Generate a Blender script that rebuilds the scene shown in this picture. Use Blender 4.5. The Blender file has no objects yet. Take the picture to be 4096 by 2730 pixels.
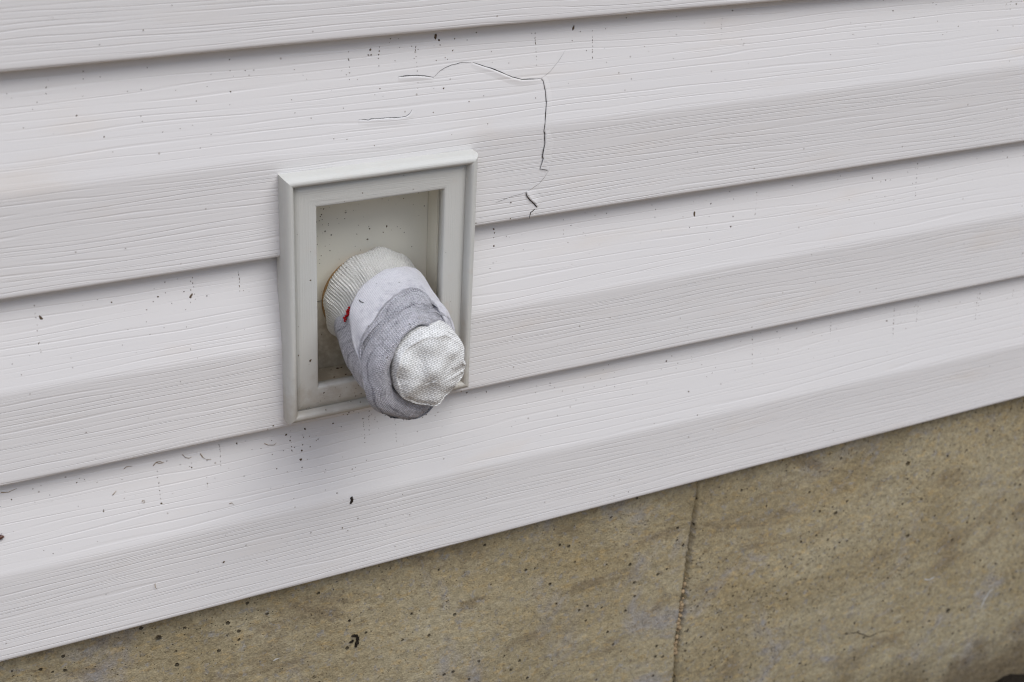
import bpy, bmesh, math, random
import numpy as np
from mathutils import Vector, Matrix, noise

# ---------------------------------------------------------------- camera, sky, sun
scene = bpy.context.scene
C = scene.collection
cam_data = bpy.data.cameras.new("camera")
cam = bpy.data.objects.new("camera", cam_data)
C.objects.link(cam)
R_ = Vector((0.8842, -0.4644, 0.0495)); U_ = Vector((0.1721, 0.4225, 0.8899)); F_ = Vector((0.4342, 0.7783, -0.4536))
m = Matrix.Identity(4)
for i in range(3):
    m[i][0] = R_[i]; m[i][1] = U_[i]; m[i][2] = -F_[i]
m.translation = Vector((-0.25705, -0.73087, 0.21887))
cam.matrix_world = m
cam_data.sensor_fit = 'HORIZONTAL'; cam_data.sensor_width = 36.0
cam_data.lens = 36.0 * 5942.58 / 4096
cam_data.clip_start = 0.02; cam_data.clip_end = 500
cam_data.dof.use_dof = True
cam_data.dof.focus_distance = 0.88
cam_data.dof.aperture_fstop = 11.0
scene.camera = cam

SUN_EL, SUN_AZ = math.radians(54), math.radians(34)     # azimuth measured from the wall's normal
world = bpy.data.worlds.new("World"); scene.world = world
world.use_nodes = True
wt = world.node_tree; wt.nodes.clear()
sky = wt.nodes.new('ShaderNodeTexSky'); sky.sky_type = 'NISHITA'; sky.sun_disc = False
sky.sun_elevation = SUN_EL; sky.sun_rotation = math.pi + SUN_AZ
sky.air_density = 1.0; sky.dust_density = 1.0
hs = wt.nodes.new('ShaderNodeHueSaturation'); hs.inputs["Saturation"].default_value = 0.80
bg = wt.nodes.new('ShaderNodeBackground'); bg.inputs['Strength'].default_value = 0.135
wo = wt.nodes.new('ShaderNodeOutputWorld')
tc = wt.nodes.new('ShaderNodeTexCoord'); sp = wt.nodes.new('ShaderNodeSeparateXYZ'); mr = wt.nodes.new('ShaderNodeMapRange')
mr.inputs[1].default_value = 0.0; mr.inputs[2].default_value = 0.9; mr.inputs[3].default_value = 0.15; mr.inputs[4].default_value = 1.8
vm = wt.nodes.new('ShaderNodeVectorMath'); vm.operation = 'SCALE'
wt.links.new(tc.outputs['Generated'], sp.inputs[0]); wt.links.new(sp.outputs[2], mr.inputs[0]); wt.links.new(mr.outputs[0], vm.inputs['Scale'])
wt.links.new(sky.outputs[0], hs.inputs['Color']); wt.links.new(hs.outputs[0], vm.inputs[0]); wt.links.new(vm.outputs[0], bg.inputs['Color']); wt.links.new(bg.outputs[0], wo.inputs['Surface'])

sun_d = bpy.data.lights.new("sun", 'SUN'); sun_d.energy = 1.9; sun_d.angle = math.radians(38); sun_d.color = (1, 0.98, 0.95)
sun = bpy.data.objects.new("sun", sun_d); C.objects.link(sun)
sdir = Vector((math.sin(SUN_AZ) * math.cos(SUN_EL), -math.cos(SUN_AZ) * math.cos(SUN_EL), math.sin(SUN_EL)))
sun.rotation_euler = sdir.to_track_quat('Z', 'Y').to_euler()

scene.view_settings.view_transform = 'Standard'; scene.view_settings.look = 'None'
scene.cycles.filter_width = 1.15
scene.view_settings.exposure = 0.11; scene.view_settings.gamma = 1.0

rng = random.Random(7)

# ---------------------------------------------------------------- node helpers
class NT:
    def __init__(s, name):
        s.m = bpy.data.materials.new(name); s.m.use_nodes = True
        s.t = s.m.node_tree; s.t.nodes.clear()
        s.out = s.t.nodes.new('ShaderNodeOutputMaterial')
        s.b = s.t.nodes.new('ShaderNodeBsdfPrincipled')
        s.t.links.new(s.b.outputs[0], s.out.inputs[0])
    def n(s, kind, **kw):
        o = s.t.nodes.new(kind)
        for k, v in kw.items(): setattr(o, k, v)
        return o
    def put(s, sock, v):
        if isinstance(v, bpy.types.NodeSocket): s.t.links.new(v, sock)
        elif v is not None: sock.default_value = v
    def math(s, op, a, b=None, c=None, clamp=False):
        o = s.n('ShaderNodeMath', operation=op, use_clamp=clamp)
        s.put(o.inputs[0], a); s.put(o.inputs[1], b); s.put(o.inputs[2], c)
        return o.outputs[0]
    def mix(s, f, a, b, blend='MIX'):
        o = s.n('ShaderNodeMix', data_type='RGBA', blend_type=blend)
        s.put(o.inputs[0], f)
        for k, v in ((6, a), (7, b)):
            if isinstance(v, tuple) and len(v) == 3: v = (*v, 1)
            s.put(o.inputs[k], v)
        return o.outputs[2]
    def noise(s, vec, scale, detail=2, rough=.5, dist=0.0, col=False):
        o = s.n('ShaderNodeTexNoise'); s.put(o.inputs['Vector'], vec)
        o.inputs['Scale'].default_value = scale; o.inputs['Detail'].default_value = detail
        o.inputs['Roughness'].default_value = rough; o.inputs['Distortion'].default_value = dist
        return o.outputs[1 if col else 0]
    def ramp(s, f, stops, interp='LINEAR'):
        o = s.n('ShaderNodeValToRGB'); o.color_ramp.interpolation = interp
        e = o.color_ramp.elements
        while len(e) < len(stops): e.new(0.5)
        for k, (p, c) in enumerate(stops):
            e[k].position = p
            e[k].color = (c, c, c, 1) if not isinstance(c, tuple) else (*c, 1)
        s.put(o.inputs[0], f)
        return o.outputs[0]
    def step(s, v, a, b):
        o = s.n('ShaderNodeMapRange', interpolation_type='SMOOTHSTEP')
        s.put(o.inputs[0], v); o.inputs[1].default_value = a; o.inputs[2].default_value = b
        return o.outputs[0]
    def sep(s, v):
        o = s.n('ShaderNodeSeparateXYZ'); s.put(o.inputs[0], v); return o.outputs
    def comb(s, x=0., y=0., z=0.):
        o = s.n('ShaderNodeCombineXYZ')
        for k, v in enumerate((x, y, z)): s.put(o.inputs[k], v)
        return o.outputs[0]
    def bump(s, h, dist, strength=1.0, prev=None):
        o = s.n('ShaderNodeBump'); s.put(o.inputs['Height'], h)
        o.inputs['Distance'].default_value = dist; o.inputs['Strength'].default_value = strength
        if prev is not None: s.put(o.inputs['Normal'], prev)
        return o.outputs[0]
    def pos(s): return s.n('ShaderNodeTexCoord').outputs['Object']
    def uv(s): return s.n('ShaderNodeTexCoord').outputs['UV']
    def attr(s, name): 
        o = s.n('ShaderNodeAttribute'); o.attribute_name = name; return o.outputs
    def done(s, color, rough=.6, spec=.3, normal=None):
        if isinstance(color, tuple) and len(color) == 3: color = (*color, 1)
        s.put(s.b.inputs['Base Color'], color); s.put(s.b.inputs['Roughness'], rough)
        s.b.inputs['Specular IOR Level'].default_value = spec
        if normal is not None: s.put(s.b.inputs['Normal'], normal)
        return s.m

def simple(name, col, rough=.7, spec=.2, var=.25, scale=400, bump=.0003):
    t = NT(name); n = t.noise(t.pos(), scale, 3)
    dark = tuple(c * (1 - var) for c in col); lite = tuple(min(1, c * (1 + var)) for c in col)
    return t.done(t.mix(n, dark, lite), rough, spec, t.bump(n, bump))

# ---------------------------------------------------------------- materials
def mat_siding():
    t = NT('white_vinyl_siding'); p = t.sep(t.pos()); x, z = p[0], p[2]
    low = t.attr('lower')[2]
    def warp(sx, sz, amp):
        w = t.noise(t.comb(t.math('MULTIPLY', x, sx), 0., t.math('MULTIPLY', z, sz)), 1.0, 2, .5)
        return t.math('MULTIPLY_ADD', t.math('SUBTRACT', w, .5), amp, z)
    def lines(K, sx, sz, amp, seed, bx, bz, lo, hi):
        w = t.noise(t.comb(t.math('MULTIPLY', x, sx), float(seed), t.math('MULTIPLY', z, sz)), 1.0, 2.5, .5)
        f = t.math('FRACT', t.math('MULTIPLY_ADD', w, amp, t.math('MULTIPLY', z, K)))
        g = t.ramp(f, [(0, 1), (.09, 0), (.13, 0), (.27, 1), (1, 1)])
        b = t.step(t.noise(t.comb(t.math('MULTIPLY', x, bx), seed + 5.0, t.math('MULTIPLY', z, bz)), 1.0, 2), lo, hi)
        return t.math('MULTIPLY', t.math('SUBTRACT', 1.0, g), b)
    u1 = t.math('MAXIMUM', lines(205, 4.5, 60, 3.2, 3, 8, 300, .34, .60), t.math('MULTIPLY', lines(360, 6, 90, 3.0, 21, 14, 480, .46, .68), .55))
    l1 = t.math('MAXIMUM', lines(300, 5.5, 85, 3.6, 33, 9, 380, .30, .58), t.math('MULTIPLY', lines(520, 7, 120, 3.0, 51, 16, 620, .42, .66), .6))
    mixn = t.n('ShaderNodeMix', data_type='FLOAT')
    t.put(mixn.inputs[0], low); t.put(mixn.inputs[2], u1); t.put(mixn.inputs[3], l1)
    zw = warp(14, 70, .003)
    fine = t.noise(t.comb(t.math('MULTIPLY', x, 26), 5.0, t.math('MULTIPLY', zw, 1100)), 1.0, 2, .6)
    soft = t.noise(t.comb(t.math('MULTIPLY', x, 7), 8.0, t.math('MULTIPLY', zw, 210)), 1.0, 2, .5)
    h = t.math('MULTIPLY', mixn.outputs[0], -1.0)
    h = t.math('MULTIPLY_ADD', fine, .16, h)
    h = t.math('MULTIPLY_ADD', soft, .45, h)
    h = t.math('MULTIPLY_ADD', t.noise(t.pos(), 2500, 1), .04, h)
    big = t.noise(t.pos(), 5, 3, .55)
    mid = t.noise(t.comb(t.math('MULTIPLY', x, 12), 2.0, t.math('MULTIPLY', z, 45)), 1.0, 3)
    col = t.mix(big, (.742, .726, .702), (.772, .742, .714))
    col = t.mix(t.math('MULTIPLY', t.step(mid, .55, .8), .35), col, (.72, .64, .55))
    # rain spotting: small faint brownish specks
    v = t.n('ShaderNodeTexVoronoi'); t.put(v.inputs['Vector'], t.pos()); v.inputs['Scale'].default_value = 130
    rnd = t.sep(v.outputs['Color'])[0]
    spot = t.math('MULTIPLY', t.step(v.outputs['Distance'], .10, .045), t.math('GREATER_THAN', rnd, .90))
    col = t.mix(t.math('MULTIPLY', spot, .55), col, (.20, .155, .11))
    return t.done(col, .60, .22, t.bump(t.math('MULTIPLY', h, t.math('MULTIPLY_ADD', low, .15, .85)), .000135))

def mat_trim():
    t = NT('cream_grey_plastic_trim'); uv = t.sep(t.uv())
    u, v = uv[0], uv[1]
    w = t.noise(t.comb(t.math('MULTIPLY', u, 40), 0., t.math('MULTIPLY', v, 100)), 1.0, 2)
    vw = t.math('MULTIPLY_ADD', w, .0012, v)
    g = t.noise(t.comb(t.math('MULTIPLY', u, 25), 1., t.math('MULTIPLY', vw, 1500)), 1.0, 2, .6)
    g2 = t.noise(t.pos(), 900, 2)
    big = t.noise(t.pos(), 30, 3)
    col = t.mix(big, (.545, .537, .492), (.60, .59, .54))
    st = t.step(t.noise(t.pos(), 75, 3, .6), .62, .75)
    col = t.mix(t.math('MULTIPLY', st, .25), col, (.55, .47, .40))
    zc = t.math('MULTIPLY_ADD', t.math('SUBTRACT', t.noise(t.pos(), 140, 4, .65), .5), .05, t.sep(t.pos())[2])
    col = t.mix(t.math('MULTIPLY', t.step(zc, -.192, -.218), .45), col, (.36, .30, .22))
    h = t.math('MULTIPLY_ADD', g2, .2, g)
    return t.done(col, .48, .35, t.bump(h, .00022))

def mat_plate():
    t = NT('beige_smooth_plastic')
    big = t.noise(t.pos(), 25, 3); g = t.noise(t.pos(), 700, 2)
    col = t.mix(big, (.74, .70, .585), (.79, .75, .635))
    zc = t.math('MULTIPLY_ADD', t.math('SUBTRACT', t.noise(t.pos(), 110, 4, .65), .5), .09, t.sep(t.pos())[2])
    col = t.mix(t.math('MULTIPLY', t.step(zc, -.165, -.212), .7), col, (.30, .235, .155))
    v = t.n('ShaderNodeTexVoronoi'); t.put(v.inputs['Vector'], t.pos()); v.inputs['Scale'].default_value = 240
    rnd = t.sep(v.outputs['Color'])[0]
    spot = t.math('MULTIPLY', t.step(v.outputs['Distance'], .17, .09), t.math('GREATER_THAN', rnd, .90))
    col = t.mix(t.math('MULTIPLY', spot, .8), col, (.07, .055, .04))
    return t.done(col, .42, .35, t.bump(g, .00005))

def mat_concrete():
    t = NT('tan_cast_concrete'); P = t.pos(); p = t.sep(P); x, z = p[0], p[2]
    st = t.comb(x, p[1], t.math('MULTIPLY', z, 1.6))
    big = t.noise(st, 7, 4, .6, .6); mid = t.noise(st, 38, 4, .62, .5); sm = t.noise(P, 190, 4, .7); gr = t.noise(P, 750, 2, .6)
    col = t.mix(t.step(big, .35, .68), (.315, .258, .152), (.400, .345, .225))
    def patch(vec, sc, lo, hi, amt, c, d=.6, det=4):
        return t.mix(t.math('MULTIPLY', t.step(t.noise(vec, sc, det, .65, d), lo, hi), amt), col, c)
    col = patch(st, 11, .50, .66, .36, (.39, .30, .155), 1.2, 5)
    col = patch(t.comb(t.math('MULTIPLY', x, 1.1), 7., z), 13, .52, .70, .75, (.305, .290, .285), 1.0, 5)
    col = patch(t.comb(t.math('MULTIPLY', x, .55), 3., z), 17, .52, .70, .70, (.190, .145, .088), 1.4, 5)
    col = patch(t.comb(x, 11., t.math('MULTIPLY', z, 1.8)), 55, .60, .76, .45, (.50, .45, .34))
    st2 = t.comb(t.math('MULTIPLY', x, .7), 1.5, t.math('MULTIPLY', z, 1.3))
    col = patch(st2, 150, .53, .66, .48, (.45, .32, .14), .4)
    col = patch(t.comb(x, 21., z), 170, .54, .68, .55, (.27, .27, .275), .4)
    col = patch(t.comb(x, 31., z), 210, .55, .68, .55, (.19, .145, .085), .3)
    # darker brown towards the ground, with a ragged upper edge
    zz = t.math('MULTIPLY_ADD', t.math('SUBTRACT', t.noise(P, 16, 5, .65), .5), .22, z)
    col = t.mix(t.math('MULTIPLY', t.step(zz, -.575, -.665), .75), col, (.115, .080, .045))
    f = t.math('MULTIPLY_ADD', t.math('SUBTRACT', sm, .5), 1.2, 1.0)
    f = t.math('MULTIPLY_ADD', t.math('SUBTRACT', gr, .5), 1.0, f)
    cb = t.n('ShaderNodeVectorMath', operation='SCALE'); t.put(cb.inputs[0], col); t.put(cb.inputs['Scale'], f)
    col = cb.outputs[0]
    def pits(scale, thr, rad, seed):
        v = t.n('ShaderNodeTexVoronoi'); a = t.n('ShaderNodeVectorMath', operation='ADD'); t.put(a.inputs[0], P); a.inputs[1].default_value = (seed, seed * .3, seed * .7)
        wv = t.noise(P, 700, 2, .6, col=True); wa = t.n('ShaderNodeVectorMath', operation='MULTIPLY_ADD'); t.put(wa.inputs[0], wv); wa.inputs[1].default_value = (.0016,) * 3; t.put(wa.inputs[2], a.outputs[0])
        t.put(v.inputs['Vector'], wa.outputs[0]); v.inputs['Scale'].default_value = scale
        c = t.sep(v.outputs['Color'])
        r = t.math('MULTIPLY', c[1], rad)
        d = t.math('SUBTRACT', v.outputs['Distance'], r)
        return t.math('MULTIPLY', t.step(d, .07, -.02), t.math('GREATER_THAN', c[0], thr))
    pt = t.math('MAXIMUM', t.math('MAXIMUM', pits(150, .78, .22, 1.3), pits(60, .93, .12, 4.1)), t.math('MULTIPLY', pits(400, .55, .26, 2.2), .8))
    col = t.mix(t.math('MULTIPLY', pt, .85), col, (.035, .028, .018))
    h = t.math('MULTIPLY_ADD', mid, .8, t.math('MULTIPLY', sm, .55))
    h = t.math('MULTIPLY_ADD', gr, .25, h)
    h = t.math('MULTIPLY_ADD', pt, -1.3, h)
    return t.done(col, .85, .2, t.bump(h, .0016))

def mat_earth():
    t = NT('brown_bare_earth'); P = t.pos(); y = t.sep(P)[1]
    n = t.noise(P, 30, 4, .6); g = t.noise(P, 220, 3, .6)
    col = t.mix(n, (.20, .13, .075), (.30, .21, .13))
    col = t.mix(t.step(t.math('MULTIPLY_ADD', n, .12, y), -.16, -.02), col, (.022, .017, .012))  # strip along the wall: dark soil with the corner's shade painted in
    return t.done(col, .95, .1, t.bump(g, .006))

def mat_knit(name, wale, course, along, light, dark, hole=.35, heather=0., bumpd=.0006, fade=None):
    t = NT(name); uv = t.sep(t.uv()); u, v = uv[0], uv[1]
    nz = t.noise(t.pos(), 120, 2, .5, col=True); nn = t.sep(nz)
    u = t.math('MULTIPLY_ADD', t.math('SUBTRACT', nn[0], .5), .0007, u); v = t.math('MULTIPLY_ADD', t.math('SUBTRACT', nn[1], .5), .0007, v)
    a, b = (v, u) if along == 'u' else (u, v)
    ac = t.math('DIVIDE', a, wale); bc = t.math('DIVIDE', b, course)
    fa = t.math('FRACT', ac); ab = t.math('ABSOLUTE', t.math('SUBTRACT', fa, .5))
    al = t.math('MULTIPLY_ADD', ab, 1.3, bc)
    leg = t.math('SUBTRACT', 1.0, t.math('MULTIPLY', t.math('ABSOLUTE', t.math('SUBTRACT', ab, .25)), 4.0))
    leg = t.math('POWER', t.math('MAXIMUM', leg, 0.0), .55)
    th = t.math('MULTIPLY_ADD', t.math('COSINE', t.math('MULTIPLY', al, 6.2832)), .5, .5)
    h = t.math('MULTIPLY', leg, t.math('MULTIPLY_ADD', th, .65, .35))
    fib = t.noise(t.pos(), 2200, 2, .6)
    big = t.noise(t.pos(), 60, 3, .6)
    wn = t.n('ShaderNodeTexWhiteNoise', noise_dimensions='2D')
    t.put(wn.inputs['Vector'], t.comb(t.math('FLOOR', t.math('MULTIPLY', ac, 2.0)), t.math('FLOOR', al), 0.))
    stv = t.comb(t.math('MULTIPLY', b, 260), t.math('MULTIPLY', a, 900), 0.)
    streak = t.noise(stv, 1.0, 2, .6)
    if heather > .2: f = t.math('MULTIPLY_ADD', h, hole, 1.08 - hole * .85)
    else: f = t.math('SUBTRACT', 1.0, t.math('MULTIPLY', t.math('POWER', t.math('SUBTRACT', 1.0, h), 2.2), hole))
    f = t.math('MULTIPLY_ADD', t.math('SUBTRACT', streak, .5), heather * 3.2, f)
    f = t.math('MULTIPLY_ADD', t.math('SUBTRACT', fib, .5), .35, f)
    f = t.math('MULTIPLY_ADD', t.math('SUBTRACT', big, .5), .30, f)
    if heather: f = t.math('MULTIPLY_ADD', t.math('SUBTRACT', wn.outputs[0], .5), heather, f)
    if heather > .2:
        tone = t.noise(t.comb(t.math('MULTIPLY', b, 20), t.math('MULTIPLY', a, 190), 4.), 1.0, 3, .6, .4)
        f = t.math('SUBTRACT', f, t.math('MULTIPLY', t.step(tone, .48, .72), .42))
    if fade is not None:
        fd = t.attr('fade')[2]
        fd = t.step(t.math('MULTIPLY_ADD', t.math('SUBTRACT', t.noise(t.pos(), 220, 3, .6), .5), .7, fd), .62, .95)
        f = t.math('SUBTRACT', f, t.math('MULTIPLY', fd, fade))
    col = t.mix(t.math('MAXIMUM', t.math('MINIMUM', f, 1.0), 0.0), dark, light)
    # bits of dirt caught in the yarn
    vo = t.n('ShaderNodeTexVoronoi'); t.put(vo.inputs['Vector'], t.pos()); vo.inputs['Scale'].default_value = 330
    rnd = t.sep(vo.outputs['Color'])[0]
    sp = t.math('MULTIPLY', t.step(vo.outputs['Distance'], .22, .10), t.math('GREATER_THAN', rnd, .955))
    col = t.mix(t.math('MULTIPLY', sp, .7), col, (.10, .075, .05))
    soil = t.step(t.noise(t.pos(), 95, 4, .65), .60, .78)
    col = t.mix(t.math('MULTIPLY', soil, .22), col, (.36, .28, .20))
    hh = t.math('MULTIPLY_ADD', fib, .35, h)
    t.b.inputs['Sheen Weight'].default_value = .15
    return t.done(col, .95, .05, t.bump(hh, bumpd))

M = dict(
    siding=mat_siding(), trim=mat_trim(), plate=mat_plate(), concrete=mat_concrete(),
    cuff=mat_knit('cream_ribbed_knit', .0012, .0011, 'v', (.90, .885, .83), (.38, .36, .31), .62, .14, .0006),
    white=mat_knit('white_knit', .0012, .0010, 'u', (.93, .91, .92), (.36, .35, .40), .60, .10, .0005, fade=.45),
    grey=mat_knit('heather_grey_knit', .00165, .00135, 'u', (.86, .84, .87), (.085, .08, .10), .95, .26, .0009),
    toe=mat_knit('coarse_white_knit', .0022, .0018, 'u', (.88, .87, .83), (.20, .19, .17), .90, .14, .00022),
    red=simple('red_yarn', (.35, .012, .015), .9, .1, .35, 900),
    gap=simple('dark_gap', (.030, .026, .022), .9, .05),
    tan=simple('tan_brown_collar', (.36, .22, .10), .6, .3, .3, 120),
    earth=mat_earth(),
    soil=simple('dark_soil', (.022, .017, .012), .95, .1, .5, 300, .002),
    speck=simple('brown_dirt', (.125, .088, .055), .9, .1, .5, 900),
    bark=simple('dark_bark', (.035, .028, .022), .9, .15, .5, 1500),
    straw=simple('dry_straw', (.30, .20, .10), .8, .2, .4, 800),
    shell=simple('reddish_brown_shell', (.085, .026, .012), .35, .5, .6, 700),
    pebble=simple('tan_pebbles', (.33, .24, .14), .8, .2, .5, 350, .0006),
    leaf=simple('green_leaf', (.045, .085, .025), .6, .3, .4, 200),
    lime=simple('pale_lime_mark', (.55, .53, .48), .9, .1, .15, 300),
    grime=simple('dark_grime', (.10, .082, .055), .9, .1, .3, 600),
    board=simple('dark_backing_board', (.10, .075, .05), .9, .1),
)

# ---------------------------------------------------------------- mesh helpers
def add_obj(name, me, mat, parent=None, smooth=True):
    o = bpy.data.objects.new(name, me); C.objects.link(o)
    if mat is not None and not me.materials: me.materials.append(mat)
    if smooth: me.polygons.foreach_set('use_smooth', [True] * len(me.polygons))
    if parent is not None:
        o.parent = parent
        o.matrix_parent_inverse = parent.matrix_basis.inverted()
    return o

def mesh(name, verts, faces, uvs=None):
    me = bpy.data.meshes.new(name); me.from_pydata([tuple(map(float, v)) for v in verts], [], faces)
    if uvs is not None:
        lay = me.uv_layers.new(name='UVMap')
        vi = np.zeros(len(me.loops), dtype=np.int32); me.loops.foreach_get('vertex_index', vi)
        lay.data.foreach_set('uv', np.asarray(uvs, dtype=np.float32)[vi].ravel())
    me.update()
    return me

def root(name, label, cat, loc, group=None):
    e = bpy.data.objects.new(name, None); C.objects.link(e); e.location = loc
    e.empty_display_size = .02
    e['label'] = label; e['category'] = cat
    if group: e['group'] = group
    return e

def tag(o, label=None, cat=None, group=None, kind=None):
    if label: o['label'] = label
    if cat: o['category'] = cat
    if group: o['group'] = group
    if kind: o['kind'] = kind
    return o

def floatattr(me, name, vals):
    a = me.attributes.new(name, 'FLOAT', 'POINT'); a.data.foreach_set('value', np.asarray(vals, dtype=np.float32))

def grid_faces(nu, nv, closed=False, skip=None):
    f = []
    for i in range(nu if closed else nu - 1):
        i2 = (i + 1) % nu
        for j in range(nv - 1):
            if skip and skip(i, j): continue
            f.append((i * nv + j, i2 * nv + j, i2 * nv + j + 1, i * nv + j + 1))
    return f

def blob(bm, loc, size, seed, rough=.35, sub=2, rot=None):
    r = bmesh.ops.create_icosphere(bm, subdivisions=sub, radius=1.0)
    q = rot if rot is not None else Matrix.Identity(3)
    for v in r['verts']:
        d = noise.noise(v.co * 1.7 + Vector((seed * 3.1, seed * 1.7, seed)))
        c = v.co * (1 + rough * d)
        c = Vector((c.x * size[0], c.y * size[1], c.z * size[2]))
        v.co = q @ c + Vector(loc)

def tube_pts(bm, pts, rad, seg=6):
    """a thin tapered strand through pts"""
    rings = []
    n = len(pts)
    for i, p in enumerate(pts):
        p = Vector(p); a = Vector(pts[max(i - 1, 0)]); b = Vector(pts[min(i + 1, n - 1)])
        d = (b - a).normalized(); s = d.orthogonal().normalized(); w = d.cross(s)
        r = rad * (1 - .6 * i / max(1, n - 1))
        rings.append([bm.verts.new(p + s * r * math.cos(k * 2 * math.pi / seg) + w * r * math.sin(k * 2 * math.pi / seg)) for k in range(seg)])
    for i in range(n - 1):
        for k in range(seg):
            bm.faces.new((rings[i][k], rings[i][(k + 1) % seg], rings[i + 1][(k + 1) % seg], rings[i + 1][k]))
    bm.faces.new(rings[0][::-1]); bm.faces.new(rings[-1])

def bm_obj(name, bm, mat, parent=None, smooth=True):
    me = bpy.data.meshes.new(name); bmesh.ops.recalc_face_normals(bm, faces=bm.faces); bm.to_mesh(me); bm.free()
    return add_obj(name, me, mat, parent, smooth)

# ---------------------------------------------------------------- siding geometry (x along wall, y into wall, z up)
def zA(x): return np.interp(x, [-.4, -.14, .035, .125, .333, 1], [-.0012, -.0006, .0004, .0006, -.0001, -.0015])
def zB(x): return -.1187 + 0 * np.asarray(x, float)
def zC(x): return np.interp(x, [-.4, -.167, -.04, .11, .58, 1.2], [-.2282, -.2280, -.2276, -.2288, -.2298, -.2302])
def zD(x): return np.interp(x, [-.4, -.18, .035, .28, .6, 1.2], [-.3432, -.3434, -.3436, -.3426, -.3414, -.3400])
cA = lambda x: -.0610 + 0 * np.asarray(x, float)
cB = lambda x: np.interp(x, [-.4, -.16, .12, .57], [-.1715, -.172, -.1755, -.1757])
cC = lambda x: np.interp(x, [-.4, -.16, .12, .6], [-.285, -.2855, -.2875, -.2905])
def shift(f, d): return lambda x: f(x) + d
P_ = .1143
COURSES = [(shift(zA, 3 * P_), shift(zA, 2.5 * P_), shift(zA, 2 * P_)), (shift(zA, 2 * P_), shift(zA, 1.5 * P_), shift(zA, P_)),
           (shift(zA, P_), shift(zA, .5 * P_), zA), (zA, cA, zB), (zB, cB, zC), (zC, cC, zD)]
Y_BUTT, Y_TOP = -.013, -.0042
HOLE = (.0035, .1015, -.2140, -.0765)
def wave(x, z): return .00045 * noise.noise(Vector((x * 6, 1.3, z * 9))) + .0007 * noise.noise(Vector((x * 2.1, 4.3, z * 3)))
def ysurf(x, z):
    for zt, zc, zb in COURSES:
        if z >= zb(x):
            y = Y_TOP + (Y_BUTT - Y_TOP) * (zt(x) - z) / (zt(x) - zc(x)) if z > zc(x) else Y_BUTT
            return float(y + wave(x, z))
    return 0.0

house = root('house_wall', 'off-white wood-grain clapboard wall of overlapping siding above the bare concrete', 'wall', (0, 0, -.343))
xs = np.unique(np.round(np.concatenate([np.arange(-1.0, -.30, .05), np.arange(-.30, .80, .008), np.arange(-.02, .12, .0025), np.arange(.80, 2.01, .06), np.array(HOLE[:2])]), 5))
panels = []
for ci, (zt, zc, zb) in enumerate(COURSES):
    # profile rows: (reference, offset) pairs from hidden top to return lip
    verts = []; lower = []; rows = 0
    ts = np.linspace(0, 1, 24)
    for x in xs:
        T, K, B = float(zt(x)), float(zc(x)), float(zb(x))
        slope = (Y_BUTT - Y_TOP) / (T - K)
        pr = [(T + .012, Y_TOP - slope * .012, 0.)]
        for s in ts[:-1]:
            z = T + (K + .005 - T) * s; pr.append((z, Y_TOP + slope * (T - z), 0.))
        for dz in (.005, .0035, .002, .0008, -.0005, -.002, -.0035, -.005):   # rounded crease
            z = K + dz; yl = Y_TOP + slope * (T - z); yv = Y_BUTT
            k = (dz + .005) / .010
            pr.append((z, yv + (yl - yv) * k * k * (3 - 2 * k) if dz > -.005 else yv, 1 - k))
        for s in ts[1:]:
            z = K - .005 + (B + .0026 - K + .005) * s; pr.append((z, Y_BUTT + .0004 * math.sin(math.pi * s), 1.))
        for dz, y in ((.0016, -.0129), (.0008, -.0126), (.0002, -.0120), (-.0001, -.0112), (-.0001, -.0100), (.0003, -.0086), (.0012, -.0075), (.0022, -.0068), (.010, -.0066)):
            pr.append((B + dz, y, 1.))
        rows = len(pr)
        for z, y, l in pr:
            verts.append((x, y + wave(x, z), z)); lower.append(l)
    nx = len(xs)
    def skip(i, j):
        a = verts[i * rows + j]; b = verts[(i + 1) * rows + j + 1]
        cx, cz = (a[0] + b[0]) / 2, (a[2] + b[2]) / 2
        return HOLE[0] < cx < HOLE[1] and HOLE[2] < cz < HOLE[3]
    me = mesh('siding_panel', verts, grid_faces(nx, rows, False, skip))
    floatattr(me, 'lower', lower)
    panels.append(add_obj('siding_panel', me, M['siding'], house))
bm = bmesh.new(); bmesh.ops.create_cube(bm, size=1.0, matrix=Matrix.Translation((.5, .055, .06)) @ Matrix.Diagonal((3.0, .012, .72, 1)))
bm_obj('light_block_board', bm, M['board'], house, False)  # unseen dark board, added behind the siding to block light
panels[3]['label'] = 'cracked siding course above and behind the recessed frame'

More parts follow.
